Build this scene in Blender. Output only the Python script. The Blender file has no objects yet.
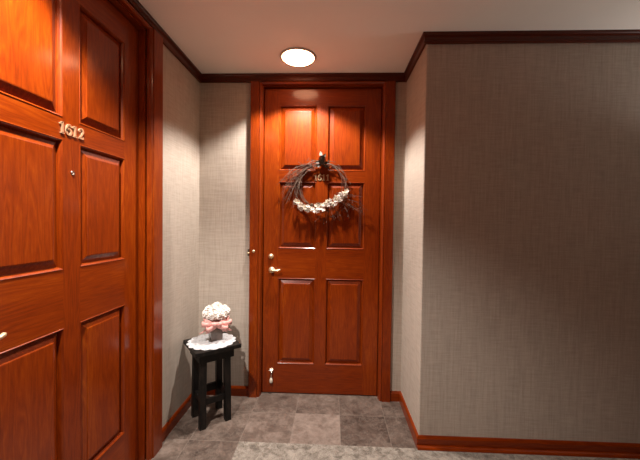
import bpy, bmesh, math, random
from mathutils import Vector, Matrix
R = math.radians
scene = bpy.context.scene
C = scene.collection
random.seed(7)

# ------------------------------------------------------------------ camera, world, exposure
H = 2.42                                     # ceiling height
XL, XR, YB, YF = -1.009, 0.5287, 2.3823, 1.888   # alcove walls and hallway wall
F, YAW, PITCH, ROLL, EYE = 319.0235, 0.0385, -0.0215, 0.0129, 1.3208
cam_d = bpy.data.cameras.new('camera')
cam = bpy.data.objects.new('camera', cam_d); C.objects.link(cam)
cam_d.sensor_width = 36.0; cam_d.lens = F / 640 * 36.0; cam_d.clip_start = 0.02
cy, sy, cp, sp = math.cos(YAW), math.sin(YAW), math.cos(PITCH), math.sin(PITCH)
fw = Vector((-sy * cp, cy * cp, sp)); r0 = Vector((cy, sy, 0)); u0 = r0.cross(fw)
rr = r0 * math.cos(ROLL) + u0 * math.sin(ROLL); uu = u0 * math.cos(ROLL) - r0 * math.sin(ROLL)
cam.matrix_world = Matrix(((rr.x, uu.x, -fw.x, 0), (rr.y, uu.y, -fw.y, 0), (rr.z, uu.z, -fw.z, EYE), (0, 0, 0, 1)))
scene.camera = cam

world = bpy.data.worlds.new('world'); scene.world = world; world.use_nodes = True
world.node_tree.nodes['Background'].inputs[0].default_value = (1.0, 0.9, 0.8, 1)
world.node_tree.nodes['Background'].inputs[1].default_value = 0.0
vs = scene.view_settings
vs.view_transform = 'Standard'; vs.look = 'None'; vs.gamma = 1.0; vs.use_curve_mapping = False
vs.exposure = 0.0
# lamp settings: x, y, watts, colour, half cone (deg)
CONE = 61.0
LAMP_ALCOVE = (-0.242, 2.131, 186.0, (1.0, 0.92, 0.85), 0.36)
LAMP_DOOR = (-0.80, 0.84, 300.0, (1.0, 0.92, 0.85), 0.55)
SCONCE = (2.60, 1.70, 26.0, (1.0, 0.98, 0.96))
GLOW = 18.0


# ------------------------------------------------------------------ node helpers and materials
class NT:
    def __init__(self, name):
        self.m = bpy.data.materials.new(name); self.m.use_nodes = True
        self.t = self.m.node_tree; self.b = self.t.nodes['Principled BSDF']
        self.co = self.t.nodes.new('ShaderNodeTexCoord').outputs['Object']
    def n(self, kind, **kw):
        nd = self.t.nodes.new(kind)
        for k, v in kw.items():
            if k.startswith('_'): setattr(nd, k[1:], v)
            else:
                nd.inputs[k.replace('__', ' ')].default_value = v
        return nd
    def l(self, a, b): self.t.links.new(a, b)
    def vmul(self, v, s):
        nd = self.n('ShaderNodeVectorMath', _operation='MULTIPLY'); self.l(v, nd.inputs[0]); nd.inputs[1].default_value = s
        return nd.outputs[0]
    def vadd(self, a, b):
        nd = self.n('ShaderNodeVectorMath', _operation='ADD'); self.l(a, nd.inputs[0])
        if hasattr(b, 'links'): self.l(b, nd.inputs[1])
        else: nd.inputs[1].default_value = b
        return nd.outputs[0]
    def math(self, op, a, b=None, c=None):
        nd = self.n('ShaderNodeMath', _operation=op)
        for i, v in enumerate((a, b, c)):
            if v is None: continue
            if hasattr(v, 'links'): self.l(v, nd.inputs[i])
            else: nd.inputs[i].default_value = v
        return nd.outputs[0]
    def noise(self, v, scale=1.0, detail=2.0, rough=0.5, dist=0.0):
        nd = self.n('ShaderNodeTexNoise'); self.l(v, nd.inputs['Vector'])
        nd.inputs['Scale'].default_value = scale; nd.inputs['Detail'].default_value = detail
        nd.inputs['Roughness'].default_value = rough; nd.inputs['Distortion'].default_value = dist
        return nd.outputs['Fac']
    def ramp(self, f, *stops):
        nd = self.n('ShaderNodeValToRGB'); e = nd.color_ramp.elements
        while len(e) < len(stops): e.new(0.5)
        for i, (p, c) in enumerate(stops):
            e[i].position = p; e[i].color = tuple(c) + (1,) if len(c) == 3 else c
        self.l(f, nd.inputs[0]); return nd.outputs[0]
    def mix(self, f, a, b, mode='MIX'):
        nd = self.n('ShaderNodeMixRGB', _blend_type=mode)
        for i, v in zip((0, 1, 2), (f, a, b)):
            if hasattr(v, 'links'): self.l(v, nd.inputs[i])
            elif isinstance(v, (int, float)): nd.inputs[i].default_value = v
            else: nd.inputs[i].default_value = tuple(v) + (1,)
        return nd.outputs[0]
    def bump(self, h, strength=0.3, dist=0.002):
        nd = self.n('ShaderNodeBump'); nd.inputs['Strength'].default_value = strength
        nd.inputs['Distance'].default_value = dist; self.l(h, nd.inputs['Height'])
        self.l(nd.outputs[0], self.b.inputs['Normal'])
    def set(self, **kw):
        for k, v in kw.items():
            s = self.b.inputs[k.replace('__', ' ')]
            if hasattr(v, 'links'): self.l(v, s)
            elif isinstance(v, (tuple, list)): s.default_value = tuple(v) + (1,) if len(v) == 3 else v
            else: s.default_value = v
        return self


def plain(name, col, rough=0.5, metal=0.0, var=0.12, scale=40.0, **kw):
    g = NT(name)
    f = g.noise(g.co, scale, 3)
    lo = tuple(c * (1 - var) for c in col); hi = tuple(min(1, c * (1 + var)) for c in col)
    g.set(Base__Color=g.ramp(f, (0.3, lo), (0.7, hi)), Roughness=rough, Metallic=metal, **kw)
    return g.m


def wood(name, vec, mid=(0.200, 0.0262, 0.0004), dark=(0.125, 0.0130, 0.0002), light=(0.29, 0.055, 0.0020)):
    g = NT(name)
    rnd = g.n('ShaderNodeObjectInfo').outputs['Random']
    off = g.n('ShaderNodeCombineXYZ'); k = g.math('MULTIPLY', rnd, 13.0)
    for i in range(3): g.l(k, off.inputs[i])
    co = g.vadd(g.co, off.outputs[0])
    v = g.vmul(co, vec)                                   # vec stretches along the grain
    big = g.noise(v, 4.2, 2.0, 0.5, 0.4)                  # cathedral figure = iso-lines of a stretched noise
    rings = g.math('FRACT', g.math('MULTIPLY', big, 9.0))
    rings = g.math('ABSOLUTE', g.math('SUBTRACT', rings, 0.5))   # 0..0.5
    fine = g.noise(g.vmul(v, (1.0, 1.0, 1.0)), 70.0, 4.0, 0.65)
    tone = g.noise(v, 1.6, 1.0)
    f = g.math('ADD', g.math('MULTIPLY', rings, 0.38), g.math('ADD', g.math('MULTIPLY', fine, 0.45), g.math('MULTIPLY', tone, 0.35)))
    col = g.ramp(f, (0.30, dark), (0.55, mid), (0.80, light))
    g.set(Base__Color=col, Roughness=0.40, Coat__Weight=0.50, Coat__Roughness=0.15, Coat__IOR=1.4)
    g.b.inputs['Specular IOR Level'].default_value = 0.15
    g.bump(fine, 0.06, 0.001)
    return g.m


M = {}
M['wood_v'] = wood('cherry_grain_upright', (5.0, 5.0, 0.45))
M['wood_x'] = wood('cherry_grain_level_x', (0.38, 6.0, 6.0))
M['wood_y'] = wood('cherry_grain_level_y', (6.0, 0.38, 6.0))
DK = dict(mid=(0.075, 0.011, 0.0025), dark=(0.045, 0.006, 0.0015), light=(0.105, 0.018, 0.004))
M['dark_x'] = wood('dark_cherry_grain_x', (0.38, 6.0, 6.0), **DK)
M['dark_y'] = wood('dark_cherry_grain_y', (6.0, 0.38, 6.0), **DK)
M['brass'] = plain('brass', (0.85, 0.66, 0.40), 0.30, 0.75, 0.06)
M['chrome'] = plain('satin_nickel', (0.75, 0.70, 0.62), 0.25, 1.0, 0.05)
M['rubber'] = plain('pale_rubber', (0.60, 0.52, 0.42), 0.6)
M['ring'] = plain('lamp_trim', (0.50, 0.42, 0.36), 0.4)


def wall_mat():
    g = NT('woven_grasscloth')
    h = g.noise(g.vmul(g.co, (9, 9, 150)), 1.0, 3.0, 0.6)
    v = g.noise(g.vmul(g.co, (130, 130, 7)), 1.0, 3.0, 0.6)
    big = g.noise(g.co, 1.3, 2)
    f = g.math('ADD', g.math('MULTIPLY', g.math('ADD', h, v), 0.42), g.math('MULTIPLY', big, 0.16))
    col = g.ramp(f, (0.30, (0.31, 0.262, 0.214)), (0.50, (0.415, 0.355, 0.297)), (0.70, (0.51, 0.44, 0.372)))
    g.set(Base__Color=col, Roughness=0.8)
    g.b.inputs['Specular IOR Level'].default_value = 0.2
    g.bump(f, 0.35, 0.002)
    return g.m
M['wall'] = wall_mat()
M['ceiling'] = plain('ceiling_paint', (0.90, 0.83, 0.74), 0.9, 0, 0.02, 3.0)


def tile_mat():
    g = NT('stone_tile')
    T = 0.3048; X0, Y0 = -0.542, 1.872
    sep = g.n('ShaderNodeSeparateXYZ'); g.l(g.co, sep.inputs[0])
    tx = g.math('DIVIDE', g.math('SUBTRACT', sep.outputs[0], X0), T)
    ty = g.math('DIVIDE', g.math('SUBTRACT', sep.outputs[1], Y0), T)
    cx, cyy = g.math('FLOOR', tx), g.math('FLOOR', ty)
    cell = g.n('ShaderNodeCombineXYZ'); g.l(cx, cell.inputs[0]); g.l(cyy, cell.inputs[1]); cell.inputs[2].default_value = 4.7
    wn = g.n('ShaderNodeTexWhiteNoise', _noise_dimensions='3D'); g.l(cell.outputs[0], wn.inputs['Vector'])
    at = g.n('ShaderNodeAttribute', _attribute_name='tone'); rnd = at.outputs['Fac']
    shift = g.vmul(wn.outputs['Color'], (9, 9, 9))
    co = g.vadd(g.co, shift)
    cloud = g.noise(co, 11.0, 7.0, 0.72, 0.3)
    vein = g.math('ABSOLUTE', g.math('SUBTRACT', g.noise(co, 7.0, 8.0, 0.75, 0.3), 0.5))
    f = g.math('ADD', cloud, g.math('MULTIPLY', rnd, 0.30))
    col = g.ramp(f, (0.24, (0.045, 0.030, 0.023)), (0.50, (0.130, 0.095, 0.076)), (0.76, (0.27, 0.21, 0.175)))
    vm = g.ramp(vein, (0.0, (1, 1, 1)), (0.03, (0, 0, 0)))
    col = g.mix(g.math('MULTIPLY', vm, 0.30), col, (0.27, 0.22, 0.185))
    fx, fy = g.math('FRACT', tx), g.math('FRACT', ty)
    ex = g.math('MINIMUM', fx, g.math('SUBTRACT', 1.0, fx)); ey = g.math('MINIMUM', fy, g.math('SUBTRACT', 1.0, fy))
    gr = g.math('LESS_THAN', g.math('MINIMUM', ex, ey), 0.008)
    col = g.mix(g.math('MULTIPLY', gr, 0.42), col, (0.22, 0.18, 0.15))
    g.set(Base__Color=col, Roughness=0.42)
    g.bump(g.math('SUBTRACT', cloud, g.math('MULTIPLY', gr, 0.8)), 0.25, 0.002)
    return g.m
M['tile'] = tile_mat()


def carpet_mat():
    g = NT('hall_carpet')
    a = g.noise(g.co, 26.0, 3.0, 0.6, 0.8); b = g.noise(g.co, 180.0, 2.0)
    f = g.math('ADD', g.math('MULTIPLY', a, 0.65), g.math('MULTIPLY', b, 0.35))
    g.set(Base__Color=g.ramp(f, (0.36, (0.12, 0.10, 0.082)), (0.62, (0.31, 0.275, 0.235))), Roughness=0.95)
    g.b.inputs['Specular IOR Level'].default_value = 0.1
    g.bump(b, 0.6, 0.004)
    return g.m
M['carpet'] = carpet_mat()


def black_wood():
    g = NT('worn_black_paint')
    f = g.noise(g.vmul(g.co, (30, 30, 8)), 1.0, 4.0, 0.6)
    g.set(Base__Color=g.ramp(f, (0.50, (0.0050, 0.0040, 0.0036)), (0.82, (0.030, 0.020, 0.015))), Roughness=0.45)
    g.b.inputs['Specular IOR Level'].default_value = 0.25
    g.bump(f, 0.2, 0.002)
    return g.m
M['black'] = black_wood()


def lace_mat():
    g = NT('crochet_lace')
    vo = g.n('ShaderNodeTexVoronoi', _feature='DISTANCE_TO_EDGE'); g.l(g.co, vo.inputs['Vector']); vo.inputs['Scale'].default_value = 48.0
    hole = g.ramp(vo.outputs['Distance'], (0.18, (0, 0, 0)), (0.34, (1, 1, 1)))
    g.set(Base__Color=g.mix(g.math('MULTIPLY', hole, 0.75), (0.54, 0.545, 0.56), (0.22, 0.215, 0.22)), Roughness=0.9)
    g.bump(vo.outputs['Distance'], 0.4, 0.002)
    return g.m
M['lace'] = lace_mat()
M['petal_w'] = plain('cream_petal', (0.92, 0.87, 0.82), 0.7, 0, 0.06, 60, Subsurface__Weight=0.0)
M['petal_p'] = plain('pink_ribbon', (0.82, 0.42, 0.38), 0.6, 0, 0.15, 60)
M['petal_i'] = plain('ivory_petal', (0.80, 0.72, 0.60), 0.7, 0, 0.12, 60)
M['petal_g'] = plain('grey_petal', (0.42, 0.37, 0.30), 0.7, 0, 0.2, 60)
M['twig'] = plain('brown_twig', (0.075, 0.035, 0.020), 0.7, 0, 0.35, 90)
M['twig_l'] = plain('grey_twig', (0.15, 0.095, 0.065), 0.7, 0, 0.4, 90)
M['cone'] = plain('dark_cone', (0.045, 0.032, 0.020), 0.6, 0, 0.4, 120)
M['stem'] = plain('stem_green', (0.10, 0.16, 0.06), 0.6)
M['vase'] = plain('smoky_glazed_vase', (0.15, 0.115, 0.095), 0.2, 0.2, 0.3, 30)
g = NT('lamp_diffuser'); g.set(Base__Color=(1, 1, 1), Emission__Color=(1.0, 0.54, 0.30), Emission__Strength=GLOW); M['glow'] = g.m


# ------------------------------------------------------------------ mesh helpers
def obj(name, bm, mats, parent=None, loc=None, rotz=None, smooth=False):
    bmesh.ops.recalc_face_normals(bm, faces=bm.faces)
    me = bpy.data.meshes.new(name); bm.to_mesh(me); bm.free()
    for m in (mats if isinstance(mats, (list, tuple)) else [mats]): me.materials.append(m)
    if smooth:
        for p in me.polygons: p.use_smooth = True
    o = bpy.data.objects.new(name, me); C.objects.link(o)
    if parent: o.parent = parent
    if loc is not None: o.location = loc
    if rotz is not None: o.rotation_euler = (0, 0, rotz)
    return o

def tag(o, label=None, cat=None, group=None, kind=None):
    for k, v in (('label', label), ('category', cat), ('group', group), ('kind', kind)):
        if v: o[k] = v
    return o

def empty(name, loc, rotz=0.0):
    o = bpy.data.objects.new(name, None); C.objects.link(o); o.location = loc; o.rotation_euler = (0, 0, rotz)
    o.empty_display_size = 0.05
    return o

def quad(bm, pts, mi=0):
    f = bm.faces.new([bm.verts.new(p) for p in pts]); f.material_index = mi; return f

def box(bm, lo, hi, bevel=0.0, mat=None, mi=0):
    r = bmesh.ops.create_cube(bm, size=1.0)
    vs_ = r['verts']; c = [(a + b) / 2 for a, b in zip(lo, hi)]; s = [b - a for a, b in zip(lo, hi)]
    for v in vs_: v.co = Vector((v.co.x * s[0] + c[0], v.co.y * s[1] + c[1], v.co.z * s[2] + c[2]))
    if bevel:
        ed = list({e for v in vs_ for e in v.link_edges})
        rb = bmesh.ops.bevel(bm, geom=ed, offset=bevel, segments=2, affect='EDGES', profile=0.6)
        vs_ = list({v for f in rb['faces'] for v in f.verts} | {v for v in vs_ if v.is_valid})
    if mat:
        for v in vs_: v.co = mat @ v.co
    return vs_

def lathe(bm, prof, seg=24, mat=Matrix()):
    rings = []
    for r, z in prof:
        if r < 1e-6: rings.append([bm.verts.new(mat @ Vector((0, 0, z)))])
        else: rings.append([bm.verts.new(mat @ Vector((r * math.cos(2 * math.pi * i / seg), r * math.sin(2 * math.pi * i / seg), z))) for i in range(seg)])
    for a, b in zip(rings, rings[1:]):
        for i in range(seg):
            j = (i + 1) % seg
            if len(a) == 1 and len(b) == 1: continue
            if len(a) == 1: bm.faces.new((a[0], b[i], b[j]))
            elif len(b) == 1: bm.faces.new((a[i], a[j], b[0]))
            else: bm.faces.new((a[i], a[j], b[j], b[i]))

def tube(bm, pts, rad, seg=6):
    pts = [Vector(p) for p in pts]; rings = []
    for i, p in enumerate(pts):
        t = (pts[min(i + 1, len(pts) - 1)] - pts[max(i - 1, 0)]).normalized()
        a = t.orthogonal().normalized() if i == 0 else (rings[-1][1] - t * rings[-1][1].dot(t)).normalized()
        b = t.cross(a); r = rad[i] if isinstance(rad, (list, tuple)) else rad
        rings.append(([bm.verts.new(p + (a * math.cos(2 * math.pi * k / seg) + b * math.sin(2 * math.pi * k / seg)) * r) for k in range(seg)], a))
    for (x, _), (y, _) in zip(rings, rings[1:]):
        for k in range(seg): bm.faces.new((x[k], x[(k + 1) % seg], y[(k + 1) % seg], y[k]))
    bm.faces.new(rings[0][0]); bm.faces.new(list(reversed(rings[-1][0])))

def offset_pt(path, i, d):
    """point i of a 2D polyline pushed d to the right of travel, mitred"""
    p = Vector(path[i]); ns = []
    if i > 0: t = (p - Vector(path[i - 1])).normalized(); ns.append(Vector((t.y, -t.x)))
    if i < len(path) - 1: t = (Vector(path[i + 1]) - p).normalized(); ns.append(Vector((t.y, -t.x)))
    n = ns[0] if len(ns) == 1 else (ns[0] + ns[1]) / (1 + ns[0].dot(ns[1]))
    return p + n * d

def sweep_seg(bm, path, i, prof, conv):
    """one straight run (i -> i+1) of a moulding: prof = closed loop of (offset, height)"""
    A = [bm.verts.new(conv(offset_pt(path, i, d), z)) for d, z in prof]
    B = [bm.verts.new(conv(offset_pt(path, i + 1, d), z)) for d, z in prof]
    n = len(prof)
    for k in range(n): bm.faces.new((A[k], A[(k + 1) % n], B[(k + 1) % n], B[k]))
    bm.faces.new(list(reversed(A))); bm.faces.new(B)


# ------------------------------------------------------------------ door geometry data (fitted to the photograph)
S, PW, MU = 0.1135, 0.2867, 0.0816
W = 2 * S + 2 * PW + MU
Z = [(0.2335, 0.8954), (1.1249, 1.6336), (1.7176, 2.2104)]
ZT = 2.339
DOOR_FAR = (Vector((-0.5263, 2.4288, 0)), 0.0)
DOOR_NEAR = (Vector((-1.0497, 1.6871 - W, 0)), math.pi / 2)
OPEN = 0.012                                  # wall opening beyond the leaf
BACK, RIGHT = -0.75, 4.6                      # unseen ends of the hallway

# ------------------------------------------------------------------ room shell
def wall_with_opening(name, a, b, thick_vec, o0=None, o1=None, mat='wall'):
    """a, b: floor end points; opening between fractions given as points on the line"""
    bm = bmesh.new(); a, b = Vector(a), Vector(b)
    up = Vector((0, 0, 1))
    loop = [a]
    if o0 is not None:
        o0, o1 = Vector(o0), Vector(o1)
        loop += [o0, o0 + up * (ZT + OPEN), o1 + up * (ZT + OPEN), o1]
    loop += [b, b + up * H, a + up * H]
    f = bm.faces.new([bm.verts.new(p) for p in loop])
    r = bmesh.ops.extrude_face_region(bm, geom=[f])
    for v in [e for e in r['geom'] if isinstance(e, bmesh.types.BMVert)]: v.co += Vector(thick_vec)
    return tag(obj(name, bm, M[mat]), kind='structure')

ny0, ny1 = DOOR_NEAR[0].y - OPEN, DOOR_NEAR[0].y + W + OPEN
fx0, fx1 = DOOR_FAR[0].x - OPEN, DOOR_FAR[0].x + W + OPEN
wall_with_opening('wall_left', (XL, BACK, 0), (XL, YB, 0), (-0.12, 0, 0), (XL, ny0, 0), (XL, ny1, 0))
wall_with_opening('wall_back', (XL, YB, 0), (XR, YB, 0), (0, 0.12, 0), (fx0, YB, 0), (fx1, YB, 0))
bm = bmesh.new()                                # the corner block: alcove side and hallway face in one wall
pl = [(XR, YB + 0.12), (XR, YF + 0.006), (XR + 0.002, YF + 0.002), (XR + 0.006, YF), (RIGHT, YF), (RIGHT, YF + 0.12), (XR + 0.12, YF + 0.12), (XR + 0.12, YB + 0.12)]
f = bm.faces.new([bm.verts.new((x, y, 0)) for x, y in pl])
r = bmesh.ops.extrude_face_region(bm, geom=[f])
for v in [e for e in r['geom'] if isinstance(e, bmesh.types.BMVert)]: v.co.z = H
tag(obj('wall_right', bm, M['wall']), kind='structure')
wall_with_opening('wall_front', (XL - 0.12, BACK, 0), (RIGHT + 0.12, BACK, 0), (0, -0.12, 0), mat='wood_v')  # unseen wall; its wood finish is invented for darker, more orange bounce light
wall_with_opening('wall_end', (RIGHT, BACK, 0), (RIGHT, YF + 0.12, 0), (0.12, 0, 0), mat='wood_v')  # same invented wood finish, out of view, dims and warms the bounce
TONES = {(0, 0): 0.10, (1, 0): 0.42, (2, 0): -0.42, (3, 0): -0.40, (-1, 0): -0.15, (-2, 0): -0.5, (-1, -1): -0.25, (-2, -1): -0.15, (0, 1): -0.15, (1, 1): -0.05, (2, 1): -0.2, (3, 1): -0.35, (-1, 1): -0.05}
bm = bmesh.new(); tl = bm.faces.layers.float.new('tone'); trg = random.Random(3)
x0, x1, y0, y1 = XL - 0.2, RIGHT + 0.12, BACK - 0.12, YB + 0.2
gx = [x0] + [-0.542 + 0.3048 * i for i in range(-2, 17)] + [x1]; gy = [y0] + [1.872 + 0.3048 * j for j in range(-8, 3)] + [y1]
gx = sorted(v for v in gx if x0 <= v <= x1); gy = sorted(v for v in gy if y0 <= v <= y1)
GV = [[bm.verts.new((x, y, 0)) for y in gy] for x in gx]
for i in range(len(gx) - 1):
    for j in range(len(gy) - 1):
        f = bm.faces.new((GV[i][j], GV[i + 1][j], GV[i + 1][j + 1], GV[i][j + 1]))
        k = (round(((gx[i] + gx[i + 1]) / 2 + 0.542) / 0.3048 - 0.5), round(((gy[j] + gy[j + 1]) / 2 - 1.872) / 0.3048 - 0.5))
        f[tl] = TONES.get(k, trg.uniform(-0.5, 0.5))
rx = bmesh.ops.extrude_face_region(bm, geom=bm.faces[:], use_keep_orig=True)
for v in rx['geom']:
    if isinstance(v, bmesh.types.BMVert): v.co.z = -0.1
tag(obj('floor', bm, M['tile']), kind='structure')
bm = bmesh.new(); box(bm, (XL - 0.2, BACK - 0.12, H), (RIGHT + 0.12, YB + 0.2, H + 0.1)); tag(obj('ceiling', bm, M['ceiling']), kind='structure')

world_conv = lambda p, z: Vector((p.x, p.y, z))
path = [(XL, BACK), (XL, YB), (XR, YB), (XR, YF), (RIGHT, YF)]
crown = [(0, H - 0.058), (0.014, H - 0.058), (0.016, H - 0.050), (0.012, H - 0.046), (0.013, H - 0.026), (0.018, H - 0.016), (0.024, H - 0.012), (0.025, H), (0, H)]
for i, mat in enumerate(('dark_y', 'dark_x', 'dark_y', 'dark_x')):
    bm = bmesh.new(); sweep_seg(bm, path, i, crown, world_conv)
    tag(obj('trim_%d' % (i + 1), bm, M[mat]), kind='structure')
base = [(0, 0), (0.014, 0), (0.014, 0.058), (0.010, 0.066), (0.007, 0.0715), (0, 0.0724)]
CO_N, CO_F = 0.120, 0.092                       # casing widths beyond the leaf (near, far door)
def baseboard(name, pts, segs, mats):
    bm = bmesh.new()
    for k in segs:
        sweep_seg(bm, pts, k, base, world_conv)
    tag(obj(name, bm, M[mats]), kind='structure')
pa = [(XL, DOOR_NEAR[0].y + W + CO_N), (XL, YB), (DOOR_FAR[0].x - CO_F, YB)]
pb = [(DOOR_FAR[0].x + W + CO_F, YB), (XR, YB), (XR, YF), (RIGHT, YF)]
baseboard('baseboard_left', pa, [0], 'wood_y')
baseboard('baseboard_back', pa, [1], 'wood_x')
baseboard('baseboard_back.001', pb, [0], 'wood_x')
baseboard('baseboard_alcove', pb, [1], 'wood_y')
baseboard('baseboard_right', pb, [2], 'wood_x')
bm = bmesh.new()                                # quarter-round shoe along the hallway wall
shoe = [(0.014, 0.0), (0.036, 0.0), (0.035, 0.010), (0.030, 0.018), (0.022, 0.022), (0.014, 0.022)]
sweep_seg(bm, [(XR - 0.014, YF), (RIGHT, YF)], 0, shoe, world_conv)
tag(obj('baseboard_shoe', bm, M['wood_x']), kind='structure')

# door frames (casing and jamb), swept in the door's own plane
cas = lambda w: [(0.004, -0.05), (0.004, 0.033), (0.012, 0.035), (0.012, 0.040), (0.007, 0.042), (0.009, 0.056), (0.016, 0.064), (0.022, 0.066), (0.022, 0.062), (0.026, 0.062), (0.028, 0.072), (w - 0.004, 0.072), (w, 0.067), (w, 0.041), (0.0165, 0.041), (0.0165, -0.05)]
def door_frame(name, base_loc, rot, cw, wall_d):
    prof = [(d, (wall_d + 0.0005 if abs(z - 0.041) < 1e-6 and d > 0.0155 else z)) for d, z in cas(cw)]
    bm = bmesh.new()
    pth = [(W, 0), (W, ZT), (0, ZT), (0, 0)]
    conv = lambda p, z: Vector((p.x, -z, min(p.y, H - 0.0585)))
    for i in range(3):
        n0 = len(bm.faces); sweep_seg(bm, pth, i, prof, conv)
        bm.faces.ensure_lookup_table()
        for f in bm.faces[n0:]: f.material_index = 1 if i == 1 else 0
    # the outward side of this path is on its right
    return tag(obj(name, bm, [M['wood_v'], M['wood_x']], loc=base_loc, rotz=rot), kind='structure')
door_frame('trim_5', *DOOR_NEAR, CO_N, XL - DOOR_NEAR[0].x)
door_frame('trim_6', *DOOR_FAR, CO_F, DOOR_FAR[0].y - YB)

# hallway carpet laid beside the tiles
bm = bmesh.new(); box(bm, (-0.54, BACK + 0.02, 0.0), (RIGHT - 0.02, YF - 0.019, 0.005), 0.002)
# the far edge tucks under the shoe moulding on the right and meets the tile at the alcove
tag(obj('hall_carpet', bm, M['carpet']), 'light mottled beige hallway carpet in front of the stone tiles', 'carpet')


# ------------------------------------------------------------------ ceiling lights
def ceiling_light(x, y, watts, col, blend, label):
    t = tag(empty('ceiling_light', (x, y, H)), label, 'ceiling light')
    bm = bmesh.new(); lathe(bm, [(0.106, 0), (0.121, 0), (0.121, -0.004), (0.117, -0.009), (0.110, -0.010), (0.106, -0.007), (0.106, 0)], 48)
    obj('trim_ring', bm, M['ring'], t, smooth=True)
    bm = bmesh.new(); lathe(bm, [(0.1058, -0.001), (0.1058, -0.006), (0.095, -0.016), (0.06, -0.022), (0, -0.025)], 48)
    obj('diffuser', bm, M['glow'], t, smooth=True)
    ld = bpy.data.lights.new('lamp', 'SPOT'); ld.energy = watts; ld.color = col
    ld.spot_size = 2 * R(CONE); ld.spot_blend = blend; ld.shadow_soft_size = 0.035
    lo = bpy.data.objects.new('lamp', ld); C.objects.link(lo); lo.parent = t; lo.location = (0, 0, -0.032)
    return t
ceiling_light(*LAMP_ALCOVE, 'round recessed ceiling light glowing white above the wreath door')
ceiling_light(*LAMP_DOOR, 'round recessed ceiling light close to the door numbered 1612')

def wall_sconce(x, z, watts, col, label):
    t = tag(empty('wall_sconce', (x, YF, z)), label, 'wall light')
    bm = bmesh.new(); box(bm, (-0.05, -0.012, -0.16), (0.05, 0, 0.02), 0.003); obj('back_plate', bm, M['brass'], t)
    bm = bmesh.new(); tube(bm, [(0, -0.012, -0.10), (0, -0.07, -0.12), (0, -0.13, -0.10)], 0.008, 8); obj('arm', bm, M['brass'], t, smooth=True)
    bm = bmesh.new(); lathe(bm, [(0.095, 0.0), (0.099, 0.0), (0.085, -0.05), (0.05, -0.085), (0, -0.10), (0, -0.094), (0.047, -0.08), (0.081, -0.047), (0.095, 0.0)], 40, Matrix.Translation((0, -0.13, 0)))
    obj('bowl', bm, M['ring'], t, smooth=True)
    ld = bpy.data.lights.new('sconce_lamp', 'SPOT'); ld.energy = watts; ld.color = col; ld.shadow_soft_size = 0.04; ld.spot_size = R(168); ld.spot_blend = 0.30
    lo = bpy.data.objects.new('sconce_lamp', ld); C.objects.link(lo); lo.parent = t; lo.location = (0, -0.13, 0.0); lo.rotation_euler = (math.pi, 0, 0)
wall_sconce(*SCONCE, 'bowl uplight on the hallway wall further to the right')


# ------------------------------------------------------------------ doors
def stroke(bm, pts, widths, y0, y1):
    """ribbon of varying width in the xz plane, extruded from y0 to y1"""
    L = []
    for i, p in enumerate(pts):
        a = Vector(pts[max(i - 1, 0)]); b = Vector(pts[min(i + 1, len(pts) - 1)]); t = (b - a).normalized(); n = Vector((-t.y, t.x))
        w = widths[i] / 2; p = Vector(p); L.append((p + n * w, p - n * w))
    V = [[bm.verts.new((q.x, y, q.y)) for q in (l, r_)for y in (y0, y1)] for l, r_ in L]   # l0 l1 r0 r1
    for A, B in zip(V, V[1:]):
        bm.faces.new((A[0], A[2], B[2], B[0])); bm.faces.new((A[1], B[1], B[3], A[3]))
        bm.faces.new((A[0], B[0], B[1], A[1])); bm.faces.new((A[2], A[3], B[3], B[2]))
    for A in (V[0], V[-1]): bm.faces.new((A[0], A[1], A[3], A[2]))

def disc(bm, c, r, y0, y1, seg=12):
    lathe(bm, [(0, 0), (r, 0), (r, y1 - y0), (0, y1 - y0)], seg, Matrix.Translation((c[0], y0, c[1])) @ Matrix.Rotation(-math.pi / 2, 4, 'X'))

def digit_mesh(ch):
    """antique serif numerals, 1 unit tall"""
    bm = bmesh.new(); y0, y1 = -0.10, 0.0
    arc = lambda cx, cz, rx, rz, a0, a1, n: [(cx + rx * math.cos(R(a0 + (a1 - a0) * i / n)), cz + rz * math.sin(R(a0 + (a1 - a0) * i / n))) for i in range(n + 1)]
    if ch == '1':
        stroke(bm, [(0, 0.03), (0, 0.5), (0, 1.0)], [0.2, 0.19, 0.2], y0, y1)
        stroke(bm, [(-0.2, 0.04), (0.2, 0.04)], [0.09, 0.09], y0, y1)
        stroke(bm, [(-0.22, 0.80), (-0.1, 0.88), (0.02, 0.97)], [0.06, 0.1, 0.1], y0, y1)
        disc(bm, (-0.2, 0.80), 0.085, y0, y1)
    elif ch == '6':
        p = arc(0, 0.32, 0.25, 0.28, 90, 450, 24)
        stroke(bm, p, [0.08 + 0.11 * abs(math.cos(R(90 + 360 * i / 24))) for i in range(25)], y0, y1)
        p = [(-0.25, 0.32)] + arc(0.08, 0.42, 0.33, 0.53, 175, 62, 10)
        stroke(bm, p, [0.18] + [0.17 - 0.009 * i for i in range(11)], y0, y1)
        disc(bm, (0.2, 0.84), 0.1, y0, y1)
    elif ch == '2':
        p = arc(0, 0.72, 0.24, 0.25, 165, -20, 14) + [(0.12, 0.42), (-0.08, 0.22), (-0.24, 0.05)]
        stroke(bm, p, [0.08] * 4 + [0.1, 0.12, 0.14, 0.16, 0.18, 0.18, 0.18, 0.18, 0.17, 0.16, 0.15, 0.12, 0.1, 0.08], y0, y1)
        stroke(bm, [(-0.26, 0.09), (0.0, 0.10), (0.27, 0.07)], [0.12, 0.16, 0.12], y0, y1)
        disc(bm, (-0.19, 0.74), 0.1, y0, y1); stroke(bm, [(0.25, 0.05), (0.27, 0.24)], [0.08, 0.06], y0, y1)
    return bm

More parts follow.
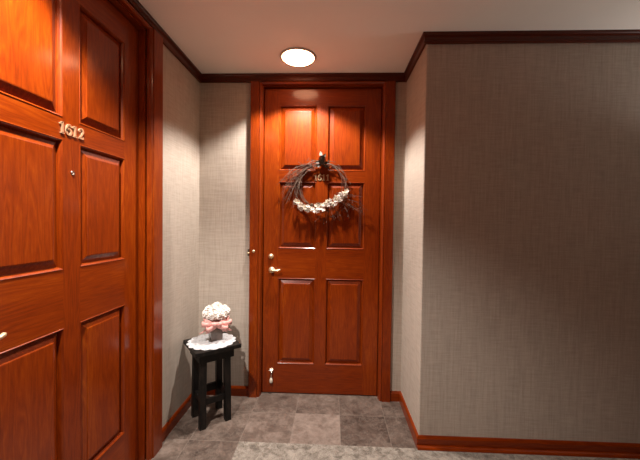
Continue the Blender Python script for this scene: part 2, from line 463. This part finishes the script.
def make_door(name, place, number, zdig):
    loc, rot = place
    T = 0.045
    bm = bmesh.new()
    xs = [0, S, S + PW, S + PW + MU, S + 2 * PW + MU, W]; zb = 0.008
    zs = [zb, Z[0][0], Z[0][1], Z[1][0], Z[1][1], Z[2][0], Z[2][1], ZT - 0.003]
    xs[0] = 0.001; xs[-1] = W - 0.001
    for i in range(5):                            # front face: stiles upright grain, rails level grain
        for j in range(7):
            if i in (1, 3) and j in (1, 3, 5):
                continue
            mi = 1 if (j % 2 == 0 and i in (1, 3)) or (j % 2 == 0 and i == 2 and j in (0, 6)) else 0
            quad(bm, [(xs[i], 0, zs[j]), (xs[i + 1], 0, zs[j]), (xs[i + 1], 0, zs[j + 1]), (xs[i], 0, zs[j + 1])], mi)
    a, b, c, d = xs[0], xs[-1], zs[0], zs[-1]
    for q in ([(a, 0, c), (a, T, c), (b, T, c), (b, 0, c)], [(a, 0, d), (b, 0, d), (b, T, d), (a, T, d)], [(a, 0, c), (a, 0, d), (a, T, d), (a, T, c)],
              [(b, 0, c), (b, T, c), (b, T, d), (b, 0, d)], [(a, T, c), (a, T, d), (b, T, d), (b, T, c)]): quad(bm, q)
    stick = [(0, 0), (0.0025, -0.0022), (0.0045, -0.0005), (0.008, 0.003), (0.011, 0.010), (0.012, 0.017)]   # ogee sticking round each panel
    def frame_rings(bm, x0, x1, z0, z1, prof, cap):
        rings = [[bm.verts.new(p) for p in ((x0 + o, y, z0 + o), (x1 - o, y, z0 + o), (x1 - o, y, z1 - o), (x0 + o, y, z1 - o))] for o, y in prof]
        for A, B in zip(rings, rings[1:]):
            for k in range(4): bm.faces.new((A[k], A[(k + 1) % 4], B[(k + 1) % 4], B[k]))
        if cap: bm.faces.new(rings[-1])
    cells = [(xs[i], xs[i + 1], z0, z1) for z0, z1 in reversed(Z) for i in (1, 3)]
    for x0, x1, z0, z1 in cells: frame_rings(bm, x0, x1, z0, z1, stick, False)
    bmesh.ops.remove_doubles(bm, verts=bm.verts, dist=1e-5)
    door = tag(obj(name, bm, [M['wood_v'], M['wood_x']], loc=loc, rotz=rot), kind='structure')
    for x0, x1, z0, z1 in cells:                  # raised panels
        bm = bmesh.new(); e = 0.0095
        w, h = (x1 - x0) / 2, (z1 - z0) / 2
        frame_rings(bm, -w + e, w - e, -h + e, h - e, [(0, 0.019), (0, 0.0165), (0.003, 0.0165), (0.032, 0.0035), (0.0325, 0.0008), (0.036, 0.0)], True)
        o = obj('panel', bm, M['wood_v'], door, loc=((x0 + x1) / 2, 0, (z0 + z1) / 2))
    RX = Matrix.Rotation(math.pi / 2, 4, 'X')     # lathe axis z -> -y (outwards)
    hx, hz = 0.066, 0.957
    bm = bmesh.new(); lathe(bm, [(0, 0), (0.024, 0), (0.024, 0.003), (0.020, 0.008), (0.010, 0.010), (0.009, 0.032), (0, 0.034)], 20, Matrix.Translation((hx, 0.0, hz)) @ RX)
    hd = obj('door_handle', bm, M['brass'], door, smooth=True)
    bm = bmesh.new(); tube(bm, [(hx - 0.010, -0.036, hz), (hx, -0.042, hz + 0.001), (hx + 0.018, -0.044, hz + 0.003), (hx + 0.036, -0.044, hz + 0.001), (hx + 0.054, -0.043, hz + 0.003), (hx + 0.068, -0.042, hz + 0.008), (hx + 0.073, -0.041, hz + 0.009)],
                          [0.006, 0.010, 0.009, 0.0075, 0.0075, 0.0075, 0.004], 10)
    obj('lever', bm, M['brass'], hd, smooth=True)
    bm = bmesh.new(); lathe(bm, [(0, 0), (0.020, 0), (0.020, 0.005), (0.016, 0.011), (0.010, 0.013), (0.010, 0.016), (0, 0.016)], 20, Matrix.Translation((0.060, 0, 1.062)) @ RX)
    dbt = obj('deadbolt', bm, M['brass'], door, smooth=True)
    n = len(number); sz = 0.045; pitch = 0.0305
    for k, ch in enumerate(number):
        bm = digit_mesh(ch)
        for v in bm.verts: v.co *= sz
        o = obj('room_number_digit', bm, M['brass'], door, loc=(W / 2 + (k - (n - 1) / 2) * pitch, -0.0002, zdig))
        o['label'] = 'brass numeral %s' % ch
    return door

near = make_door('door_1', DOOR_NEAR, '1612', 1.655)
near['label'] = 'near cherry six-panel door numbered 1612 in the left wall'
far = make_door('door_2', DOOR_FAR, '1611', 1.645)
far['label'] = 'far cherry six-panel door carrying the twig wreath'
RX = Matrix.Rotation(math.pi / 2, 4, 'X')
bm = bmesh.new(); lathe(bm, [(0, 0), (0.009, 0), (0.009, 0.002), (0.006, 0.004), (0.006, 0.003), (0, 0.0035)], 16, Matrix.Translation((1.251 - DOOR_NEAR[0].y, 0, 1.51)) @ RX)
obj('peephole', bm, M['chrome'], near, smooth=True)
# kick-down stop on the far door
bm = bmesh.new(); sx = 0.072
box(bm, (sx - 0.013, -0.004, 0.165), (sx + 0.013, 0, 0.195), 0.0015)
lathe(bm, [(0, -0.012), (0.008, -0.012), (0.008, 0.012), (0, 0.012)], 12, Matrix.Translation((sx, -0.009, 0.180)) @ Matrix.Rotation(math.pi / 2, 4, 'Y'))
ds = obj('door_stop', bm, M['chrome'], far)
bm = bmesh.new(); tube(bm, [(sx, -0.011, 0.178), (sx, -0.016, 0.15), (sx, -0.018, 0.125)], [0.0055, 0.005, 0.005], 8); obj('arm', bm, M['chrome'], ds, smooth=True)
bm = bmesh.new(); lathe(bm, [(0, 0.127), (0.007, 0.126), (0.012, 0.110), (0.013, 0.096), (0.010, 0.090), (0, 0.090)], 12, Matrix.Translation((sx, -0.019, 0))); obj('rubber_foot', bm, M['rubber'], ds, smooth=True)

# small brass fitting on the far door frame
t = tag(empty('door_chime_button', (-0.585, 2.4288 - 0.072, 1.105)), 'small brass button fitting on the left side of the far door frame', 'doorbell')
bm = bmesh.new(); lathe(bm, [(0, 0), (0.011, 0), (0.011, 0.003), (0.008, 0.006), (0, 0.007)], 16, RX); obj('button', bm, M['brass'], t, smooth=True)
bm = bmesh.new(); box(bm, (-0.0440, -0.004, -0.036), (-0.0340, 0.016, 0.014), 0.001); obj('side_plate', bm, M['cone'], t)
bm = bmesh.new(); lathe(bm, [(0, 0), (0.007, 0.001), (0.006, 0.005), (0, 0.007)], 12, Matrix.Translation((-0.039, -0.004, -0.014)) @ RX); obj('screw', bm, M['brass'], t, smooth=True)


# ------------------------------------------------------------------ wreath
WR = Vector((-0.085, 2.4288, 1.60))            # ring centre on the door face
wreath = tag(empty('wreath', WR), 'loose twig wreath with a crescent of ivory blossoms hung on the far door', 'wreath')
rng = random.Random(11)
def ring_part(name, m, n, r0_, spread, rad, a0=0, a1=360):
    bm = bmesh.new()
    for k in range(n):
        ph = rng.uniform(0, 360); span = rng.uniform(150, 330) if a1 - a0 >= 360 else (a1 - a0)
        st = ph if a1 - a0 >= 360 else a0
        r_ = r0_ + rng.uniform(-spread, spread); dy = rng.uniform(-0.034, -0.010); pts = []
        ox, oz = rng.uniform(-.008, .008), rng.uniform(-.008, .008); w1, w2 = rng.uniform(0, 6), rng.uniform(2, 5)
        N = 36
        for i in range(N + 1):
            a = R(st + span * i / N); q = r_ + 0.009 * math.sin(w2 * a + w1)
            pts.append((ox + q * math.cos(a), dy + 0.006 * math.sin(3 * a + w1), oz + q * math.sin(a)))
        tube(bm, pts, [rad * (1 - 0.5 * i / N) for i in range(N + 1)], 5)
    return obj(name, bm, m, wreath, smooth=True)
ring_part('twig_ring', M['twig'], 7, 0.180, 0.014, 0.0024)
ring_part('twig_ring.001', M['twig_l'], 3, 0.180, 0.016, 0.0022)
def spray(origin, targets, m, rad=0.0022, buds=None, sag=0.0):
    bm = bmesh.new()
    for (tx, tz) in targets:
        p0 = Vector((origin[0] + rng.uniform(-.02, .02), -0.02 + rng.uniform(-.008, .008), origin[1] + rng.uniform(-.02, .02)))
        p2 = Vector((tx + rng.uniform(-.012, .012), rng.uniform(-0.06, -0.015), tz + rng.uniform(-.012, .012)))
        mid = (p0 + p2) / 2 + Vector((rng.uniform(-.015, .015), rng.uniform(-.015, 0), sag + rng.uniform(-.015, .015)))
        pts = [p0 * (1 - s) ** 2 + mid * 2 * s * (1 - s) + p2 * s * s for s in [i / 8 for i in range(9)]]
        tube(bm, pts, [rad * (1 - 0.6 * i / 8) for i in range(9)], 4)
        for q in range(3):                        # side shoots
            i = rng.randint(2, 7); b = pts[i]
            e = b + Vector((rng.uniform(-.03, .03), rng.uniform(-.008, .005), rng.uniform(-.035, .02)))
            tube(bm, [b, (b + e) / 2 + Vector((0, 0, .003)), e], [rad * 0.6, rad * 0.5, rad * 0.3], 4)
            if buds: bmesh.ops.create_icosphere(bm, subdivisions=1, radius=rng.uniform(0.0025, 0.0045), matrix=Matrix.Translation(e))
    return obj('twig_spray', bm, m, wreath)
spray((-0.09, 0.150), [(-0.30, 0.03), (-0.33, -0.01), (-0.31, -0.06), (-0.28, -0.10), (-0.27, 0.06), (-0.24, 0.10), (-0.25, -0.05), (-0.32, 0.02), (-0.29, -0.02)], M['twig'], 0.0028, True, 0.05)
spray((-0.12, 0.135), [(-0.26, 0.02), (-0.29, -0.03), (-0.24, -0.12), (-0.31, 0.04), (-0.25, 0.08), (-0.30, -0.08), (-0.27, -0.14), (-0.22, -0.16)], M['twig_l'], 0.0024, True, 0.05)
spray((-0.17, 0.08), [(-0.24, -0.04), (-0.27, -0.10), (-0.22, -0.18), (-0.29, -0.05), (-0.30, 0.05)], M['twig'], 0.0024, True, 0.02)
spray((0.12, -0.07), [(0.33, -0.21), (0.30, -0.14), (0.25, -0.18), (0.26, -0.07), (0.31, -0.09), (0.22, -0.23), (0.34, -0.17), (0.29, -0.20), (0.27, -0.11)], M['twig'], 0.0028, True, 0.01)
spray((0.04, -0.13), [(0.10, -0.27), (0.03, -0.28), (-0.03, -0.25), (0.15, -0.24), (0.20, -0.19), (0.07, -0.24), (0.18, -0.27)], M['twig'], 0.0026, True, 0.0)
spray((0.10, -0.09), [(0.24, -0.12), (0.20, -0.16), (0.12, -0.25), (0.28, -0.19), (0.02, -0.25)], M['twig_l'], 0.0024, True, 0.0)
spray((0.16, 0.07), [(0.19, -0.02), (0.22, 0.02), (0.20, -0.06)], M['twig'], 0.0024, True, 0.01)
spray((-0.02, 0.165), [(-0.12, 0.17), (-0.16, 0.15), (0.10, 0.175), (0.14, 0.15), (-0.08, 0.10), (-0.15, 0.11)], M['twig'], 0.0026, True, 0.01)

def blossom_mesh(r, petals, rg):
    bm = bmesh.new()
    for layer in range(2):
        for k in range(petals):
            a = 2 * math.pi * (k + 0.5 * layer) / petals + rg.uniform(-.15, .15); rr_ = r * (1 - 0.3 * layer); lift = 0.25 + 0.5 * layer
            d = Vector((math.cos(a), 0, math.sin(a))); s = Vector((-math.sin(a), 0, math.cos(a))); o = Vector((0, -1, 0))
            prof = [(0.08, 0.10, 0.0), (0.5, 0.36, lift * 0.35), (0.85, 0.34, lift * 0.85), (1.0, 0.14, lift)]
            L = [(bm.verts.new((d * t - s * w + o * h) * rr_), bm.verts.new((d * t + o * (h - 0.06)) * rr_), bm.verts.new((d * t + s * w + o * h) * rr_)) for t, w, h in prof]
            for A, B in zip(L, L[1:]):
                bm.faces.new((A[0], A[1], B[1], B[0])); bm.faces.new((A[1], A[2], B[2], B[1]))
    bmesh.ops.create_icosphere(bm, subdivisions=1, radius=r * 0.22, matrix=Matrix.Translation((0, -r * 0.2, 0)))
    return bm
kinds = []
for m in ('petal_i', 'petal_i', 'petal_w', 'petal_g'):
    kinds.append(blossom_mesh(0.024, 5, rng))
meshes = []
for bm_, m in zip(kinds, ('petal_i', 'petal_i', 'petal_w', 'petal_g')):
    bmesh.ops.recalc_face_normals(bm_, faces=bm_.faces); me = bpy.data.meshes.new('blossom'); bm_.to_mesh(me); bm_.free(); me.materials.append(M[m]); meshes.append(me)
cres = [(-0.195, -0.115), (-0.175, -0.140), (-0.145, -0.158), (-0.11, -0.166), (-0.07, -0.166), (-0.03, -0.163), (0.01, -0.155), (0.05, -0.140), (0.09, -0.118), (0.125, -0.097), (0.155, -0.075), (0.185, -0.052)]
for k in range(64):
    s = k / 63 * (len(cres) - 1.001); i = int(s); f_ = s - i
    x = cres[i][0] * (1 - f_) + cres[i + 1][0] * f_; z = cres[i][1] * (1 - f_) + cres[i + 1][1] * f_
    wid = 0.008 + 0.020 * math.sin(math.pi * (0.06 + 0.80 * k / 63))
    me = meshes[3] if k % 7 == 3 else meshes[rng.choice((0, 1, 2, 2))]
    o = bpy.data.objects.new('blossom', me); C.objects.link(o); o.parent = wreath
    o.location = (x + rng.uniform(-.008, .008), -0.032 - rng.uniform(0, .022), z + rng.uniform(-wid, wid))
    o.rotation_euler = (rng.uniform(-.7, .5), rng.uniform(0, 6), rng.uniform(-.6, .6)); sc = rng.uniform(0.55, 0.85); o.scale = (sc,) * 3
# dark cone and leaves tied at the top of the ring
bm = bmesh.new()
for lay in range(6):
    z = 0.024 - lay * 0.010; rad = 0.010 + 0.016 * math.sin(math.pi * (lay + 0.6) / 6.6)
    for k in range(8):
        a = 2 * math.pi * (k + 0.5 * (lay % 2)) / 8; c = Vector((math.cos(a) * rad * 0.6, math.sin(a) * rad * 0.6, z)); t_ = Vector((math.cos(a) * rad * 1.25, math.sin(a) * rad * 1.25, z + 0.006)); sd = Vector((-math.sin(a), math.cos(a), 0)) * 0.006
        vv = [bm.verts.new(p) for p in (c - sd, c + sd, t_ + sd * .7, t_ - sd * .7, c + Vector((0, 0, -.006)))]
        bm.faces.new(vv[:4]); bm.faces.new((vv[0], vv[4], vv[1])); bm.faces.new((vv[1], vv[4], vv[2])); bm.faces.new((vv[2], vv[4], vv[3])); bm.faces.new((vv[3], vv[4], vv[0]))
lathe(bm, [(0, 0.028), (0.010, 0.020), (0.016, 0), (0.013, -0.025), (0, -0.035)], 10)
obj('pine_cone', bm, M['cone'], wreath, loc=(0.003, -0.046, 0.192))
for (dx, dz, an, ln) in ((-0.012, 0.225, 100, 0.045), (0.018, 0.215, 60, 0.040), (0.03, 0.185, -10, 0.045), (-0.03, 0.190, 190, 0.040), (0.03, 0.170, -40, 0.045), (-0.02, 0.170, 215, 0.035)):
    bm = bmesh.new(); d = Vector((math.cos(R(an)), 0, math.sin(R(an)))); s_ = Vector((-d.z, 0, d.x)); L = []
    for t, w in ((0, .003), (.3, .011), (.65, .010), (1, .001)):
        L.append([bm.verts.new(d * t * ln + s_ * w + Vector((0, -0.004 * t, 0))), bm.verts.new(d * t * ln + Vector((0, -0.004 * t + 0.003, 0))), bm.verts.new(d * t * ln - s_ * w + Vector((0, -0.004 * t, 0)))])
    for A, B in zip(L, L[1:]):
        bm.faces.new((A[0], A[1], B[1], B[0])); bm.faces.new((A[1], A[2], B[2], B[1]))
    obj('leaf', bm, M['cone'] if an != 100 else M['petal_g'], wreath, loc=(dx * 0.4, -0.034, dz - 0.01))


# ------------------------------------------------------------------ stool table with doily, vase and flowers
TA = R(39.0); TC = Vector((-0.802, 2.110, 0)); TB = Vector((-0.801, 2.096, 0)); TH = 0.51
tbl = tag(empty('side_table', TB, TA), 'small square black painted wooden stool table in the alcove corner', 'side table')
bm = bmesh.new(); box(bm, (-0.148, -0.148, TH - 0.026), (0.148, 0.148, TH), 0.005)
toff = Matrix.Rotation(-TA, 3, 'Z') @ (TC - TB)
for v in bm.verts: v.co += toff
obj('tabletop', bm, M['black'], tbl)
LG = 0.077; lw = 0.020; LA = 0.112
for sx_, sy_ in ((-1, -1), (1, -1), (1, 1), (-1, 1)):
    bm = bmesh.new(); box(bm, (sx_ * LG - lw, sy_ * LG - lw, 0), (sx_ * LG + lw, sy_ * LG + lw, TH - 0.0265), 0.003)
    for v in bm.verts:
        k = 1 - v.co.z / TH; v.co.x += sx_ * 0.006 * k; v.co.y += sy_ * 0.006 * k
    obj('leg', bm, M['black'], tbl)
for k in range(4):
    m4 = Matrix.Rotation(k * math.pi / 2, 4, 'Z')
    bm = bmesh.new(); box(bm, (-LA, -LA, TH - 0.086), (LA - 0.0165, -LA + 0.016, TH - 0.0265), 0.002, m4)
    for v in bm.verts: v.co += toff * 0.8
    obj('apron', bm, M['black'], tbl)
    z_ = 0.146 if k % 2 == 0 else 0.152; zh = 0.036 if k in (0, 3) else 0.050
    bm = bmesh.new(); box(bm, (-LG + lw - 0.004, -LG - 0.014, z_), (LG - lw + 0.004, -LG + 0.008, z_ + zh), 0.003, m4); obj('stretcher', bm, M['black'], tbl)

# doily
bm = bmesh.new(); N = 192; rings = []
def doily_r(a): return 0.148 + 0.012 * abs(math.sin(a * 8))
for fr, dz in ((0, .0012), (0.25, .0018), (0.5, .0014), (0.75, .002), (0.93, .0015), (1.0, .001)):
    row = []
    for i in range(N):
        a = 2 * math.pi * i / N; r_ = doily_r(a) * fr
        x, y = r_ * math.cos(a), r_ * math.sin(a)
        over = max(abs(x), abs(y)) - 0.147
        row.append((x, y, dz + 0.0008))
    rings.append(row)
for lift in (0.0014, 0.0):
    V = [[bm.verts.new((x, y, z + lift)) for x, y, z in row] for row in rings[1:]]
    c = bm.verts.new((0, 0, 0.002 + lift))
    for i in range(N): bm.faces.new((c, V[0][i], V[0][(i + 1) % N]))
    for A, B in zip(V, V[1:]):
        for i in range(N): bm.faces.new((A[i], B[i], B[(i + 1) % N], A[(i + 1) % N]))
    if lift: top = V[-1]
    else:
        for i in range(N): bm.faces.new((top[i], V[-1][i], V[-1][(i + 1) % N], top[(i + 1) % N]))
tag(obj('doily', bm, M['lace'], loc=TC + Vector((-0.004, 0.008, TH)), rotz=TA, smooth=True), 'round white crochet lace doily with scalloped edge on the black stool', 'doily')

# vase
VC = Vector((-0.792, 2.150, TH + 0.0045))
bm = bmesh.new(); rings = []
for hw, z in ((0.034, 0), (0.037, 0.002), (0.040, 0.05), (0.043, 0.100), (0.043, 0.102), (0.039, 0.102), (0.039, 0.098), (0.034, 0.006)):
    c_ = 0.006; pts = []
    for sx_, sy_ in ((1, 1), (-1, 1), (-1, -1), (1, -1)):
        pr = ((sx_ * hw, sy_ * (hw - c_)), (sx_ * (hw - c_ * .3), sy_ * (hw - c_ * .3)), (sx_ * (hw - c_), sy_ * hw))
        if sx_ * sy_ < 0: pr = pr[::-1]
        pts += pr
    rings.append([bm.verts.new((x, y, z)) for x, y in pts])
for A, B in zip(rings, rings[1:]):
    n = len(A)
    for i in range(n): bm.faces.new((A[i], A[(i + 1) % n], B[(i + 1) % n], B[i]))
bm.faces.new(rings[0]); bm.faces.new(rings[-1])
vase = tag(obj('vase', bm, M['vase'], loc=VC, rotz=R(35)), 'small square smoky grey-brown vase on the doily', 'vase')

# flowers
fl = tag(empty('flower_bunch', VC + Vector((0.004, 0, 0.0075)), R(24)), 'dome of cream flowers with a pink ribbon standing in the small vase', 'flowers')
rg = random.Random(5)
bm = bmesh.new()
for k in range(7):
    a = 2 * math.pi * k / 7; tube(bm, [(0.012 * math.cos(a), 0.012 * math.sin(a), 0.0), (0.014 * math.cos(a), 0.014 * math.sin(a), 0.08), (0.035 * math.cos(a), 0.035 * math.sin(a), 0.145)], 0.003, 6)
obj('stems', bm, M['stem'], fl, smooth=True)
def flower_head(r, rg):
    """a ruffled carnation/hydrangea head: rings of cupped, wavy petals over a ball"""
    bm = bmesh.new()
    bmesh.ops.create_icosphere(bm, subdivisions=2, radius=r * 0.62)
    for th, n in ((8, 4), (32, 7), (58, 10), (84, 11), (110, 9)):
        for k in range(n):
            a = 2 * math.pi * (k + rg.random() * 0.5) / n; t = R(th + rg.uniform(-8, 8))
            d = Vector((math.sin(t) * math.cos(a), math.sin(t) * math.sin(a), math.cos(t)))
            s = d.orthogonal().normalized(); s = Matrix.Rotation(rg.uniform(0, 6.28), 3, d) @ s; q = d.cross(s)
            cen = bm.verts.new(d * r * 0.72); rim = []
            for i in range(8):
                b = 2 * math.pi * i / 8; ru = 0.42 * (1 + 0.25 * math.sin(4 * b + k))
                rim.append(bm.verts.new(d * r * (0.90 + 0.10 * math.cos(2 * b)) + (s * math.cos(b) + q * math.sin(b)) * r * ru))
            for i in range(8): bm.faces.new((cen, rim[i], rim[(i + 1) % 8]))
    return bm
heads = [(0, 0, 0.196, 0.048)]
for k in range(6):
    a = 2 * math.pi * k / 6 + 0.3; heads.append((0.050 * math.cos(a), 0.050 * math.sin(a), 0.176, 0.044))
for x, y, z, r_ in heads:
    obj('flower_head', flower_head(r_, rg), M['petal_w'], fl, loc=(x, y, z))
# pink ribbon bow: loops and tails, built as bands
def band(pts, w, name='ribbon_loop', side=Vector((0, 0, 1))):
    bm = bmesh.new(); L = []
    for i, p in enumerate(pts):
        p = Vector(p); wob = 0.004 * math.sin(i * 2.1)
        L.append((bm.verts.new(p - side * w / 2 + Vector((wob, 0, 0))), bm.verts.new(p + side * w / 2)))
    for A, B in zip(L, L[1:]): bm.faces.new((A[0], A[1], B[1], B[0]))
    o = obj(name, bm, M['petal_p'], fl, smooth=True)
    md = o.modifiers.new('thickness', 'SOLIDIFY'); md.thickness = 0.0012
    return o
def loop_pts(ang, up, ln, n=12):
    d = Vector((math.cos(R(ang)) * math.cos(R(up)), math.sin(R(ang)) * math.cos(R(up)), math.sin(R(up)))); sd = d.cross(Vector((0, 0, 1))).normalized()
    base_ = Vector((0, -0.042, 0.114)); out = []
    for i in range(n + 1):
        a = 2 * math.pi * i / n; out.append(base_ + d * ln * 0.5 * (1 - math.cos(a)) + sd * 0.022 * math.sin(a) + Vector((0, -0.006, 0)))
    return out
for ang, up, ln in ((-10, 4, 0.098), (190, 4, 0.098), (-35, -16, 0.085), (215, -16, 0.085), (-60, 8, 0.055), (240, 8, 0.055), (15, 16, 0.09), (165, 16, 0.09), (-15, -30, 0.08), (195, -30, 0.08)):
    band(loop_pts(ang, up, ln), 0.032)
for dx, sgn in ((0.02, 1), (-0.024, -1), (0.042, 1), (-0.046, -1)):
    band([(dx * (0.4 + 0.32 * i) + sgn * 0.002 * i, -0.046 - 0.004 * math.sin(i), 0.114 - 0.012 * i) for i in range(6)], 0.020, 'ribbon_tail', Vector((1, 0, 0)))
bm = bmesh.new(); bmesh.ops.create_icosphere(bm, subdivisions=2, radius=0.013, matrix=Matrix.Translation((0, -0.050, 0.114)) @ Matrix.Scale(0.8, 4, (0, 1, 0))); obj('ribbon_knot', bm, M['petal_p'], fl, smooth=True)
bm = bmesh.new(); lathe(bm, [(0.0435, 0.098), (0.047, 0.104), (0.047, 0.112), (0.042, 0.118), (0.036, 0.112), (0.0365, 0.104), (0.0435, 0.098)], 24, Matrix.Translation((-0.004, 0, 0))); obj('ribbon_band', bm, M['petal_p'], fl, smooth=True)
